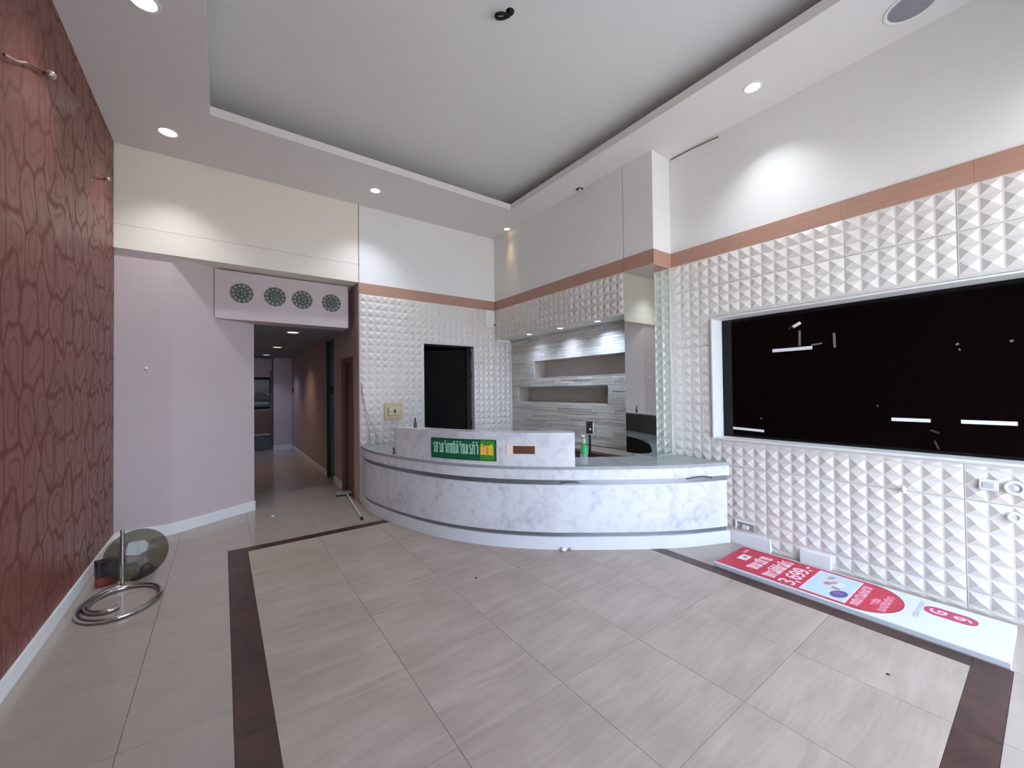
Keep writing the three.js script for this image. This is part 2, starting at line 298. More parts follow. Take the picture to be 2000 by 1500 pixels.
{
  const g = structGroup('wall_panels_right');
  panels(g, '-x', XF, [ZP, -2.185, -1.583, -0.982, -0.381, 0.22, 0.82, 0.99], ROWS, [[RZ0 - 0.005, RZ1 + 0.03, RY0 - 0.018, RY1 + 0.012]]);
  const b = structGroup('wall_panels_back');
  panels(b, '+z', ZB, [XC + 0.006, 2.0, 2.6, 3.2, XB], ROWS, [[DX0 - 0.01, DX1 + 0.004, -0.1, DH + 0.008], [3.52, XB, 2.545, BBOT]]);
  panels(b, '+z', ZB, [XB, XS], [0, 0.132, 0.732, 1.332, 1.932, HEAD]);
  const h = structGroup('wall_panels_rear');
  panels(h, '-x', XB, [ZB + 0.04, -5.0, -4.4, -3.8, -3.2, ZPB], [HEAD, 2.532, BBOT]);
}
struct('trim_3', [rb(XB + 0.002, XS + 0.008, HEAD - 0.045, HEAD - 0.002, ZB + 0.01, ZB + 0.045, 0.003), rb(XS - 0.03, XS + 0.01, 0.75, HEAD - 0.002, ZB + 0.01, ZB + 0.045, 0.003)], M.white);

// stone strips of the alcove, niches left open
{
  const g = structGroup('wall_stone'), rows = 40, y0 = 0.745, hgt = (HEAD - y0) / rows, sc = {};
  for (let r = 0; r < rows; r++) {
    const a = y0 + r * hgt, b = a + hgt; let z = ZB + 0.045;
    while (z < ZPB - 0.01) {
      const L = 0.22 + Math.floor(rnd() * 7) * 0.06, z1 = Math.min(ZPB, z + L); let segs = [[z, z1]];
      for (const n of niche) if ((a + b) / 2 > n[2] && (a + b) / 2 < n[3]) segs = segs.flatMap(([p, q]) => q <= n[0] || p >= n[1] ? [[p, q]] : [...(p < n[0] ? [[p, n[0]]] : []), ...(q > n[1] ? [[n[1], q]] : [])]);
      for (const [p, q] of segs) if (q - p > 0.015) {
        const key = (q - p).toFixed(3); sc[key] ??= uvWorld(rb(-(q - p) / 2 + 0.0003, (q - p) / 2 - 0.0003, -hgt / 2 + 0.0003, hgt / 2 - 0.0003, 0, 0.022, 0.003, 1));
        const o = obj('stone_strip', sc[key], stoneMats[Math.floor(rnd() * 4)], g); o.rotation.set(rr(-0.012, 0.012), -Math.PI / 2 + rr(-0.01, 0.01), 0); o.position.set(XS + 0.012 + rr(-0.008, 0.0), (a + b) / 2, (p + q) / 2);
      }
      z = z1;
    }
  }
  obj('niche_lining', niche.flatMap(([p, q, a, b]) => [bx(XS + 0.002, XS + 0.205, a + 0.001, a + 0.012, p + 0.001, q - 0.001), bx(XS + 0.002, XS + 0.205, b - 0.012, b - 0.001, p + 0.001, q - 0.001), bx(XS + 0.002, XS + 0.205, a + 0.012, b - 0.012, p + 0.001, p + 0.012), bx(XS + 0.002, XS + 0.205, a + 0.012, b - 0.012, q - 0.012, q - 0.001), bx(XS + 0.2, XS + 0.206, a + 0.012, b - 0.012, p + 0.012, q - 0.012)]), std(0xb7afa5, 0.8), g);
}

// baseboard stubs at the foot of the right wall
struct('baseboard_right', [rb(XF - 0.045, XF, 0, 0.115, -1.9, -1.55, 0.003), rb(XF - 0.045, XF, 0, 0.112, -1.325, -1.11, 0.003)], M.white);

// ---------------------------------------------------------------- mirrors on the pier
{
  const t = thing('wall_mirror', 'tall mirror cladding two sides of the white pier beside the stone alcove', 'mirror', [XB, 0.78, (ZP + ZPB) / 2]);
  const w = ZP - ZPB;
  obj('mirror_pane', bx(-0.006, 0, 0, 2.045, -w / 2 + 0.004, w / 2 + 0.006), M.mirror, t);
  obj('mirror_pane', bx(0.001, XF - XB - 0.03, 0, 2.045, w / 2, w / 2 + 0.006), M.mirror, t);
}

// ---------------------------------------------------------------- recessed black display panel
{
  const f = structGroup('trim_4');
  const xa = XF - 0.045, xb = XF + 0.166, hole = 0.002;
  obj('recess_jamb', bx(xa, xb, RY0 + 0.012, RY1 - 0.012, RZ0 + hole, RZ0 + 0.014), M.white, f);
  obj('recess_sill', bx(xa, xb, RY0 + hole, RY0 + 0.012, RZ0 + hole, RZ1 - hole), M.white, f);
  obj('recess_head', bx(xa, xb, RY1 - 0.012, RY1 - hole, RZ0 + hole, RZ1 - hole), M.white, f);
  obj('recess_jamb', bx(xa, xb, RY0 + 0.012, RY1 - 0.012, RZ1 - 0.014, RZ1 - hole), M.white, f);
  const t = thing('display_panel', 'long glossy black panel with leftover white tape strips in the right wall recess', 'panel', [XF + 0.163, RY0, (RZ0 + RZ1) / 2]);
  const zc = (RZ0 + RZ1) / 2, X = -0.006;
  obj('panel_sheet', rb(-0.006, 0.002, 0.013, RY1 - RY0 - 0.013, RZ0 - zc + 0.015, RZ1 - zc - 0.015, 0.001), M.blackGloss, t);
  const tape = std(0xe3e3e3, 0.7), glue = std(0x6a6867, 0.7), faint = std(0x2c2b2c, 0.6);
  const strip = (z0, y0, z1, y1, w, m, nm = 'tape_strip') => {
    const L = Math.hypot(z1 - z0, y1 - y0), s = obj(nm, rb(-L / 2, L / 2, -w / 2, w / 2, 0, 0.004, 0.0018, 1), m, t);
    s.rotation.order = 'YXZ'; s.rotation.y = -Math.PI / 2; s.rotation.z = Math.atan2(y1 - y0, z1 - z0); s.position.set(X, (y0 + y1) / 2 - RY0, (z0 + z1) / 2 - zc);
  };
  strip(-1.575, 1.838, -1.262, 1.84, 0.03, tape); strip(-1.945, 1.088, -1.66, 1.078, 0.024, tape); strip(-0.763, 1.238, -0.552, 1.238, 0.026, tape); strip(-0.404, 1.24, -0.157, 1.24, 0.027, tape); strip(-1.405, 2.04, -1.345, 2.072, 0.026, tape);
  strip(-1.356, 1.865, -1.354, 2.0, 0.018, glue, 'glue_mark'); strip(-1.107, 1.95, -1.103, 1.825, 0.018, glue, 'glue_mark'); strip(-1.27, 1.862, -1.19, 1.872, 0.014, glue, 'glue_mark');
  strip(-0.845, 1.338, -0.838, 1.341, 0.014, glue, 'glue_mark'); strip(-0.418, 1.78, -0.404, 1.79, 0.014, glue, 'glue_mark'); strip(-0.405, 1.745, -0.397, 1.748, 0.016, glue, 'glue_mark'); strip(-1.69, 1.195, -1.676, 1.2, 0.013, glue, 'glue_mark'); strip(-0.18, 1.78, -0.165, 1.785, 0.016, glue, 'glue_mark');
  strip(-0.555, 1.17, -0.51, 1.15, 0.012, faint, 'glue_mark'); strip(-0.535, 1.095, -0.515, 1.035, 0.012, faint, 'glue_mark'); strip(-1.42, 2.05, -1.435, 2.02, 0.012, faint, 'glue_mark');
}

// ---------------------------------------------------------------- doors
{ // dark doorway in the back wall, with the open leaf and a room behind coloured dark to look unlit
  const d = structGroup('door_1');
  obj('door_frame', [bx(DX1 - 0.05, DX1 - 0.001, 0, DH - 0.02, ZB - 0.14, ZB + 0.012)], std(0x6d6663, 0.5), d);
  obj('door_frame', [bx(DX0 - 0.008, DX0 + 0.006, 0, DH, ZB - 0.14, ZB + 0.006), bx(DX0, DX1 - 0.001, DH - 0.02, DH + 0.006, ZB - 0.14, ZB + 0.006)], M.doorDark, d);
  const leaf = obj('door_leaf', rb(-0.78, 0, 0.01, DH - 0.03, -0.02, 0.02, 0.003), M.doorDark, d); leaf.position.set(DX1 - 0.055, 0, ZB - 0.165); leaf.rotation.y = -0.8;
  for (const y of [2.06, 1.75, 0.98]) obj('hinge', new THREE.CylinderGeometry(0.011, 0.011, 0.11, 10).translate(DX1 - 0.05, y, ZB + 0.01), M.dark, d);
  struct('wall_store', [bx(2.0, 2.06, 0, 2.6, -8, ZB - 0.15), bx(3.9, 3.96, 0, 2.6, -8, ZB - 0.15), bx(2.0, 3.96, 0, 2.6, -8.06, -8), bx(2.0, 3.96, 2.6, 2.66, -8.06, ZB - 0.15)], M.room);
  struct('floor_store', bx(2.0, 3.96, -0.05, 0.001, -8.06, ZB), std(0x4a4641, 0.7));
}
{ // brown door on the right side of the corridor
  const d = structGroup('door_2');
  obj('door_frame', [bx(XC - 0.012, XC + 0.1, 0, 2.0, -6.53, -6.47), bx(XC - 0.012, XC + 0.1, 0, 2.0, -5.92, -5.86), bx(XC - 0.012, XC + 0.1, 1.93, 2.0, -6.47, -5.92)], M.wood, d);
  obj('door_leaf', rb(XC + 0.06, XC + 0.1, 0.01, 1.93, -6.47, -5.92, 0.004), std(0x77665f, 0.5), d);
  obj('door_knob', new THREE.SphereGeometry(0.026, 14, 10).translate(XC + 0.035, 1.0, -6.02), M.metal, d);
}
{ // tall teal door further down
  const d = structGroup('door_3');
  obj('door_frame', [bx(XC - 0.006, XC + 0.1, 0, 2.4, -7.66, -7.62), bx(XC - 0.006, XC + 0.1, 0, 2.4, -7.14, -7.1)], M.dark, d);
  obj('door_leaf', rb(XC + 0.03, XC + 0.06, 0.01, 2.4, -7.62, -7.14, 0.004), M.teal, d);
  obj('door_plate', rb(XC + 0.022, XC + 0.03, 1.47, 1.6, -7.5, -7.28, 0.003), M.black, d);
}

// ---------------------------------------------------------------- reception counter, built along one curve
const COUNTER = [[1.508, -5.525], [1.478, -5.25], [1.484, -4.95], [1.558, -4.5], [1.664, -4.1], [1.806, -3.72], [1.997, -3.375], [2.225, -3.08], [2.49, -2.815], [2.69, -2.655], [2.947, -2.46], [3.255, -2.245], [3.572, -2.06], [3.968, -1.89]];
const ccurve = new THREE.CatmullRomCurve3(COUNTER.map(([x, z]) => V3(x, 0, z)), false, 'centripetal');
const CN = 140, cpts = ccurve.getSpacedPoints(CN), CL = ccurve.getLength();
const cnor = cpts.map((p, i) => { const a = cpts[Math.max(0, i - 1)], b = cpts[Math.min(CN, i + 1)], t = b.clone().sub(a).normalize(); return V3(t.z, 0, -t.x); }); // towards the staff side
if (cnor[70].dot(V3(4.9, 0, -5.2).sub(cpts[70])) < 0) cnor.forEach((n) => n.negate());
const sAt = (x) => { let best = 0; cpts.forEach((p, i) => { if (Math.abs(p.x - x) < Math.abs(cpts[best].x - x) && i > 10) best = i; }); return best / CN; };
function at(s, off) { const q = s * CN, i = Math.min(CN - 1, Math.floor(q)), f = q - i, p = cpts[i].clone().lerp(cpts[i + 1], f), n = cnor[i].clone().lerp(cnor[i + 1], f).normalize(); return p.addScaledVector(n, off); }
function bend(s0, s1, o0, o1, y0, y1, step = 0.012) {   // solid between offsets o0 (front) and o1 (back)
  const n = Math.max(2, Math.ceil((s1 - s0) / step)), P = [], UV = [];
  const quad = (a, b, c, d, ua, ub) => { for (const [q, w] of [[a, ua[0]], [b, ub[0]], [c, ub[1]], [a, ua[0]], [c, ub[1]], [d, ua[1]]]) { P.push(q.x, q.y, q.z); UV.push(...w); } };
  const v = (s, o, y) => { const p = at(s, o); p.y = y; return p; };
  for (let i = 0; i < n; i++) {
    const a = s0 + (s1 - s0) * i / n, b = s0 + (s1 - s0) * (i + 1) / n, ua = a * CL, ub = b * CL;
    quad(v(a, o0, y0), v(b, o0, y0), v(b, o0, y1), v(a, o0, y1), [[ua, y0], [ua, y1]], [[ub, y0], [ub, y1]]);
    quad(v(b, o1, y0), v(a, o1, y0), v(a, o1, y1), v(b, o1, y1), [[ub, y0], [ub, y1]], [[ua, y0], [ua, y1]]);
    quad(v(a, o0, y1), v(b, o0, y1), v(b, o1, y1), v(a, o1, y1), [[ua, o0], [ua, o1]], [[ub, o0], [ub, o1]]);
    quad(v(a, o1, y0), v(b, o1, y0), v(b, o0, y0), v(a, o0, y0), [[ua, o1], [ua, o0]], [[ub, o1], [ub, o0]]);
  }
  for (const [s, f] of [[s0, 1], [s1, 0]]) { const c = [v(s, o0, y0), v(s, o1, y0), v(s, o1, y1), v(s, o0, y1)]; const u = [[o0, y0], [o0, y1]], w = [[o1, y0], [o1, y1]]; f ? quad(c[1], c[0], c[3], c[2], w, u) : quad(c[0], c[1], c[2], c[3], u, w); }
  const g = new THREE.BufferGeometry(); g.setAttribute('position', new THREE.Float32BufferAttribute(P, 3)); g.setAttribute('uv', new THREE.Float32BufferAttribute(UV, 2)); g.computeVertexNormals(); return g;
}
const WT = 0.775, LT = 1.092;
{
  const t = thing('reception_counter', 'curved white marble reception counter with a raised front ledge', 'counter');
  obj('plinth', bend(0, 1, 0, 0.06, 0, 0.118), M.counterWhite, t);
  obj('groove_strip', bend(0.006, 0.995, 0.022, 0.05, 0.118, 0.158), M.metal, t);
  const a = sAt(1.566), b = sAt(2.672);
  obj('front_panel', bend(0.012, a - 0.0002, 0.006, 0.05, 0.158, 0.602), M.marble, t);
  obj('front_panel', bend(a + 0.0002, b - 0.00008, 0.006, 0.05, 0.158, 0.602), M.marble, t);
  obj('front_panel', bend(b + 0.00008, 0.995, 0.006, 0.05, 0.158, 0.602), M.marble, t);
  obj('groove_strip', bend(0.006, 0.998, 0.022, 0.05, 0.602, 0.650), M.metal, t);
  obj('end_post', bend(0, 0.011, 0, 0.06, 0.118, 0.65), M.counterWhite, t);
  obj('front_edge', bend(0, 1, 0, 0.045, 0.650, WT - 0.03), M.marble, t);
  obj('inner_carcass', bend(0.012, 0.985, 0.05, 0.075, 0.02, WT - 0.03), M.inner, t);
  // worktop, widening to meet the pier
  const top = []; for (let i = 0; i <= CN; i += 2) { const p = cpts[i].clone().addScaledVector(cnor[i], -0.004); top.push([p.x, p.z]); }
  const back = []; for (let i = 0; i <= 112; i += 4) { const p = cpts[i].clone().addScaledVector(cnor[i], 0.52); if (p.z > -5.5) back.push([p.x, p.z]); }
  const path = [...top, [3.975, -2.495], [XB - 0.012, ZP + 0.008], [XB - 0.012, -2.80], [3.66, -2.735], [3.56, -2.70], [3.45, -2.74], ...back.reverse().filter(([x]) => x < 3.3), [2.03, -5.525], [1.52, -5.525]];
  obj('worktop', prism(path, WT - 0.03, WT), std(0xb9bebd, 0.2, { map: marbleMap }), t);
  const l0 = sAt(1.572), l1 = sAt(2.667);
  obj('upper_ledge', bend(l0, l1, -0.004, 0.19, WT, LT), M.marble, t);
  obj('ledge_back', bend(l0 + 0.002, l1 - 0.002, 0.19, 0.2, WT + 0.005, LT - 0.02), M.inner, t);
  // sprung ends of the metal strips
  const spring = (s0, s1, y, up) => { const pts = []; for (let k = 0; k <= 6; k++) { const p = at(s0 + (s1 - s0) * k / 6, -0.004 - 0.014 * Math.sin(Math.PI * k / 6)); pts.push([p.x, y + up * Math.sin(Math.PI * k / 6), p.z]); } return tube(pts, 0.006, 18, 6); };
  obj('loose_strip', [spring(sAt(2.56), sAt(2.70), 0.622, 0.012)], M.darkGap, t);
  obj('loose_strip', [spring(sAt(3.52), sAt(3.78), 0.64, 0.02)], M.darkGap, t);
}
{ // green name board glued to the ledge, with made-up strokes standing for its unreadable lettering
  const cv = document.createElement('canvas'); cv.width = 1024; cv.height = 280; const g = cv.getContext('2d');
  g.fillStyle = '#0c5f3f'; g.fillRect(0, 0, 1024, 280);
  g.fillStyle = '#3f8f2c'; g.fillRect(800, 10, 200, 262); g.fillStyle = '#b99a22'; g.fillRect(796, 72, 196, 132); g.fillStyle = '#d98f1e'; g.fillRect(836, 84, 120, 90);
  thai(g, 34, 66, 745, 128, 15, '#a9d9c2', 17, 5); thai(g, 806, 84, 176, 108, 4, '#f0d060', 14, 9);
  g.strokeStyle = '#063a28'; g.lineWidth = 10; g.strokeRect(5, 5, 1014, 270);
  const tx = new THREE.CanvasTexture(cv); tx.colorSpace = THREE.SRGBColorSpace;
  const t = thing('name_board', 'green plaque with pale lettering on the counter ledge front', 'sign');
  const s0 = sAt(1.752), s1 = sAt(2.128), y0 = 0.815, y1 = 1.02, gb = bend(s0, s1, -0.012, -0.0045, y0, y1);
  obj('board', gb, M.green, t);
  const gp = bend(s0 + 0.0005, s1 - 0.0005, -0.0135, -0.012, y0 + 0.002, y1 - 0.002), uv = gp.attributes.uv;
  for (let i = 0; i < uv.count; i++) uv.setXY(i, (uv.getX(i) / CL - s0) / (s1 - s0), (uv.getY(i) - y0) / (y1 - y0));
  obj('printed_face', gp, std(0xffffff, 0.35, { map: tx }), t);
}
{
  const t = thing('name_plate', 'small brown plate with a peeled pale end on the counter ledge front', 'plate');
  const s0 = sAt(2.2), s1 = sAt(2.382), m = s0 + (s1 - s0) * 0.24;
  obj('plate', bend(m, s1, -0.011, -0.0045, 0.893, 0.967), std(0x5f4029, 0.4), t);
  obj('peeled_patch', bend(s0, m - 0.0004, -0.010, -0.0045, 0.885, 0.975), std(0xf1d9c2, 0.5), t).userData.label = 'pale peeled end';
  obj('backing', bend(s0, s1, -0.006, -0.0042, 0.884, 0.976), std(0xe6d6cc, 0.5), t);
}
function thai(g, x, y, w, h, n, color, lw, sd) {         // loops and stems like Thai lettering
  g.strokeStyle = color; g.lineWidth = lw; g.lineJoin = 'round'; g.lineCap = 'round';
  const cw = w / n;
  for (let i = 0; i < n; i++) {
    const X = x + i * cw + lw * 0.4, W = cw - lw * 1.1, k = Math.floor(hash(i, sd, 3) * 6), L = (p) => { g.beginPath(); p.forEach(([a, b], j) => (j ? g.lineTo : g.moveTo).call(g, X + a * W, y + b * h)); g.stroke(); };
    const O = (a, b) => { g.beginPath(); g.arc(X + a * W, y + b * h, lw * 0.55, 0, 7); g.stroke(); };
    if (k === 0) L([[0.05, 1], [0.05, 0.45], [0.25, 0.35], [0.05, 0.15], [0.5, 0], [0.95, 0.15], [0.95, 1]]);
    else if (k === 1) { O(0.15, 0.1); L([[0.25, 0.1], [0.25, 1], [0.9, 0.75]]); L([[0.9, 0], [0.9, 1]]); }
    else if (k === 2) { L([[0.1, 0.1], [0.6, 0], [0.9, 0.2], [0.9, 1]]); }
    else if (k === 3) { O(0.15, 0.9); L([[0.2, 0.85], [0.2, 0.15], [0.5, 0.02], [0.85, 0.2], [0.85, 1]]); }
    else if (k === 4) { L([[0.1, 0], [0.1, 1], [0.85, 1], [0.85, 0]]); O(0.25, 0.05); }
    else { L([[0.85, 0], [0.2, 0.1], [0.5, 0.35], [0.85, 0.45], [0.85, 1]]); O(0.7, 0.92); }
    if (hash(i, sd, 8) > 0.6) { g.beginPath(); g.moveTo(X + W * 0.2, y - h * 0.18); g.lineTo(X + W * 0.8, y - h * 0.22); g.stroke(); }
  }
}

// back cabinet below the stone
{
  const t = thing('back_cabinet', 'low brown cabinet behind the counter below the stone wall', 'cabinet', [3.86, 0, -4.2]);
  obj('carcass', rb(-0.15, 0.17, 0.0, 0.7, -1.3, 1.29, 0.004), std(0x5d4c42, 0.6), t);
  obj('cabinet_top', rb(-0.17, 0.175, 0.7, 0.735, -1.3, 1.29, 0.004), std(0x8a7d70, 0.5), t);
  for (let k = 0; k < 4; k++) obj('cabinet_door', rb(-0.166, -0.15, 0.06, 0.68, -1.28 + k * 0.645, -0.65 + k * 0.645, 0.004), std(0x665349, 0.55), t);
}
{ // tablet stand
  const t = thing('tablet_stand', 'slim black stand holding a small black device behind the counter', 'stand', [3.545, 0, -3.3]);
  obj('pole', cyl(0.013, 0.013, 0.93, 14).translate(0, 0.485, 0), M.black, t);
  obj('stand_base', lathe([[0.0001, 0.0], [0.13, 0.0], [0.13, 0.012], [0.02, 0.025], [0.0001, 0.025]]), M.black, t);
  const d = obj('device', rb(-0.04, 0.04, 0.965, 1.11, -0.016, 0.01, 0.008), M.black, t); d.rotation.y = -0.35;
  obj('sensor', new THREE.CylinderGeometry(0.012, 0.012, 0.006, 14).rotateX(Math.PI / 2).translate(0, 1.02, 0.012), M.metal, d);
  obj('back_plate', rb(0.03, 0.062, 0.97, 1.1, -0.03, -0.018, 0.004), M.white, t).rotation.y = -0.35;
}
{ // pump bottle
  const p = at(sAt(2.74), 0.10), t = thing('gel_bottle', 'clear bottle with a green shoulder on the worktop beside the ledge', 'bottle', [p.x, WT, p.z]);
  const clear = new THREE.MeshPhysicalMaterial({ color: 0xe8f2f2, roughness: 0.08, transmission: 0.85, thickness: 0.0, ior: 1.4 });
  obj('bottle_body', lathe([[0.0001, 0], [0.034, 0], [0.037, 0.006], [0.037, 0.13], [0.033, 0.15], [0.02, 0.185], [0.014, 0.2], [0.014, 0.215]]), clear, t);
  obj('green_label', lathe([[0.0378, 0.1], [0.0385, 0.102], [0.0385, 0.135], [0.0345, 0.158], [0.021, 0.19], [0.0195, 0.191]]), std(0x2f9a5a, 0.4), t);
  obj('pump_collar', cyl(0.016, 0.015, 0.03, 18).translate(0, 0.225, 0), std(0x9bbf9a, 0.5), t);
  obj('pump_head', [cyl(0.005, 0.005, 0.04, 10).translate(0, 0.255, 0), rb(-0.04, 0.012, 0.27, 0.284, -0.008, 0.008, 0.004)], std(0xb9cbb4, 0.5), t);
}
{ // bits on the ledge
  const p = at(sAt(1.64), 0.1), t = thing('dropper_bottle', 'tiny dark bottle standing on the left of the counter ledge', 'bottle', [p.x, LT, p.z]);
  obj('bottle_body', lathe([[0.0001, 0], [0.017, 0], [0.018, 0.004], [0.017, 0.05], [0.008, 0.066], [0.007, 0.075]], 16), std(0x4a4238, 0.4), t);
  obj('bottle_cap', lathe([[0.0001, 0.115], [0.005, 0.115], [0.009, 0.078], [0.009, 0.072], [0.0001, 0.072]], 14), M.dark, t);
  for (const [k, y, l] of [[0, 0.79, 'lower of two small dark clips at the left end of the counter ledge'], [1, 0.835, 'upper of two small dark clips at the left end of the counter ledge']]) {
    const q = at(l0c() + 0.002, -0.014), c = thing('cable_clip', l, 'clip', [q.x, y, q.z], 1.25);
    obj('clip_body', rb(-0.024, 0.024, 0, 0.03, -0.008, 0.012, 0.003), M.dark, c); obj('clip_screw', new THREE.CylinderGeometry(0.004, 0.004, 0.004, 10).rotateX(Math.PI / 2).translate(0.006, 0.015, 0.013), M.metal, c);
  }
}
function l0c() { return sAt(1.572) + 0.002; }

// ---------------------------------------------------------------- things on the back wall
{
  const t = thing('breaker_box', 'beige electrical breaker box with a dark lever on the back wall', 'breaker box', [1.955, 1.215, ZB + 0.012]);
  obj('backing_plate', rb(-0.13, 0.13, -0.115, 0.12, 0.012, 0.028, 0.006), M.beige, t);
  obj('box_cover', rb(-0.085, 0.085, -0.055, 0.06, 0.028, 0.07, 0.012), std(0xd9cba4, 0.5), t);
  obj('lever', rb(-0.008, 0.008, -0.025, 0.03, 0.07, 0.09, 0.003), M.dark, t);
  obj('cover_seam', rb(-0.088, 0.088, -0.004, 0.002, 0.0295, 0.0715, 0.001), std(0xa8986c, 0.6), t);
}
{
  const t = thing('hanging_cable', 'thin grey cable hanging down the left edge of the back wall', 'cable');
  obj('cable_strand', tube([[1.515, 1.62, ZB + 0.05], [1.52, 1.45, ZB + 0.055], [1.56, 1.2, ZB + 0.05], [1.61, 0.95, ZB + 0.05], [1.625, 0.78, ZB + 0.05]], 0.0035, 30, 6), M.wire, t);
  obj('cable_strand', tube([[1.515, 1.62, ZB + 0.045], [1.54, 1.4, ZB + 0.05], [1.6, 1.16, ZB + 0.05], [1.68, 0.98, ZB + 0.05], [1.74, 0.785, ZB + 0.05]], 0.003, 30, 6), M.wire, t);
}
{
  const t = thing('cover_plate', 'plain white square cover plate in the top right corner of the back wall', 'cover plate', [3.617, 2.685, ZB + 0.002]);
  obj('plate', rb(-0.093, 0.09, -0.138, 0.142, 0, 0.016, 0.003), M.white, t);
  obj('cable_stub', tube([[0.065, -0.1, 0.012], [0.07, -0.085, 0.03], [0.075, -0.11, 0.035]], 0.007, 10, 6), M.dark, t);
}

// ---------------------------------------------------------------- medallions over the corridor
{
  function medallion(label, x) {
    const t = thing('medallion', label, 'ornament', [x, 2.711, -5.809]);
    const R = 0.118, s = new THREE.Shape(); for (let i = 0; i < 144; i++) { const a = i / 144 * 2 * Math.PI, r = R * (0.93 + 0.07 * Math.abs(Math.cos(a * 6))); (i ? s.lineTo : s.moveTo).call(s, r * Math.sin(a), r * Math.cos(a)); }
    for (let k = 0; k < 12; k++) { const a = (k + 0.5) / 12 * 2 * Math.PI, h = new THREE.Path(); h.absellipse(0.089 * Math.sin(a), 0.089 * Math.cos(a), 0.0145, 0.0145, 0, Math.PI * 2, false); s.holes.push(h); }
    for (let k = 0; k < 6; k++) { const a = k / 6 * 2 * Math.PI, h = new THREE.Path(); h.absellipse(0.042 * Math.sin(a), 0.042 * Math.cos(a), 0.011, 0.011, 0, Math.PI * 2, false); s.holes.push(h); }
    obj('outer_disc', new THREE.ExtrudeGeometry(s, { depth: 0.01, bevelEnabled: true, bevelSize: 0.002, bevelThickness: 0.003, bevelSegments: 1, curveSegments: 10 }), M.medal, t);
    obj('rosette', [new THREE.TorusGeometry(0.062, 0.005, 6, 40).translate(0, 0, 0.013), ...Array.from({ length: 6 }, (_, k) => new THREE.SphereGeometry(0.014, 10, 8).scale(0.6, 1.3, 0.4).translate(0, 0.028, 0.013).rotateZ((k + 0.5) * Math.PI / 3))], M.medal, t);
    obj('boss', new THREE.SphereGeometry(0.016, 14, 10).scale(1, 1, 0.6).translate(0, 0, 0.013), std(0x6f7a72, 0.5), t);
    return t;
  }
  const g = 'round medallions on the pink lintel', m = medallion('leftmost of the four grey-green round medallions on the pink lintel', 0.192); m.userData.group = g;
  [[0.541, 'second from left of the four grey-green medallions on the lintel'], [0.849, 'third from left of the four grey-green medallions on the lintel'], [1.202, 'rightmost of the four grey-green medallions on the lintel']].forEach(([x, l]) => { const c = m.clone(); c.name = numbered('medallion'); c.position.x = x; c.userData = { ...m.userData, label: l }; scene.add(c); });
}

// ---------------------------------------------------------------- lamps
const LG = 'recessed ceiling downlights';
function downlight(name, label, x, y, z, r, on, color, cd, angle, group, glow = 3) {
  const t = thing(name, label, 'downlight', [x, y, z], 0, group);
  obj('trim_ring', lathe([[r * 0.8, 0.002], [r * 0.82, -0.006], [r * 0.95, -0.008], [r * 1.05, -0.004], [r * 1.06, 0.001]]), M.white, t);
  if (on) {
    const c = new THREE.Color(color);
    obj('diffuser', new THREE.CylinderGeometry(r * 0.8, r * 0.8, 0.003, 28).translate(0, -0.003, 0), std(0xffffff, 0.5, { emissive: c, emissiveIntensity: glow }), t);
    const s = new THREE.SpotLight(c, cd, 0, angle, 0.9, 2); s.position.set(x, y - 0.012, z); s.target.position.set(x, y - 2, z); s.castShadow = true; s.shadow.radius = 2; scene.add(s, s.target);
  } else {
    obj('shade_disc', new THREE.CylinderGeometry(r * 0.8, r * 0.8, 0.003, 28).translate(0, -0.0025, 0), std(0x55504c, 0.5), t);  // flat disc, its dark colour stands for the shaded hollow
    obj('lamp_bulb', new THREE.SphereGeometry(r * 0.3, 14, 10).translate(0, -0.01, 0), std(0xc9c7c3, 0.4), t);
  }
  return t;
}
const D = Math.PI / 180;
downlight('downlight', 'lit ceiling downlight near the red wall at the top edge of the photo', -0.412, H, -3.442, 0.085, true, 0xf4f8ff, LAMP, 50 * D, LG);
downlight('downlight', 'lit ceiling downlight in the corner between red wall and cream beam', -0.427, H, -5.053, 0.085, true, 0xf8faff, LAMP, 50 * D, LG);
downlight('downlight', 'lit ceiling downlight over the corridor edge in the rear soffit', 1.569, H, -5.047, 0.068, true, 0xeaf0ff, LAMP, 52 * D, LG);
downlight('downlight', 'warm yellow downlight in the rear right corner of the soffit', 3.64, H, -5.085, 0.055, true, 0xffd58a, LAMP * 0.16, 24 * D, LG, 2);
downlight('downlight', 'unlit open ceiling downlight in the right soffit above the alcove', 3.678, H, -3.537, 0.066, false, 0, 0, 0, LG);
downlight('downlight', 'brightly lit ceiling downlight in the right soffit above the black panel', 3.643, H, -1.478, 0.068, true, 0xf2f8ff, LAMP * 0.8, 50 * D, LG);
{ const s = new THREE.SpotLight(0xeaf4ff, LAMP * 0.5, 0, 50 * D, 0.9, 2); s.position.set(3.66, H - 0.012, 0.42); s.target.position.set(3.66, 2, 0.42); s.castShadow = true; scene.add(s, s.target);  // lamp out of view, lights the near end of the right wall
  downlight('downlight', 'out of view ceiling downlight lighting the near end of the right wall', 3.66, H, 0.42, 0.068, true, 0xf2f8ff, 0.01, 40 * D, LG); }
const AG = 'small spots under the alcove bulkhead';
downlight('alcove_spot', 'small spot under the bulkhead nearest the back wall', 3.79, HEAD, -4.74, 0.045, true, 0xd2e2ff, 0.9, 70 * D, AG, 9);
downlight('alcove_spot', 'small middle spot under the alcove bulkhead', 3.79, HEAD, -4.05, 0.045, true, 0xd2e2ff, 1.5, 70 * D, AG, 9);
downlight('alcove_spot', 'brightest small spot under the bulkhead beside the mirror pier', 3.80, HEAD, -3.38, 0.045, true, 0xcbe4ff, 2.3, 72 * D, AG, 9);
const KG = 'corridor ceiling downlights';
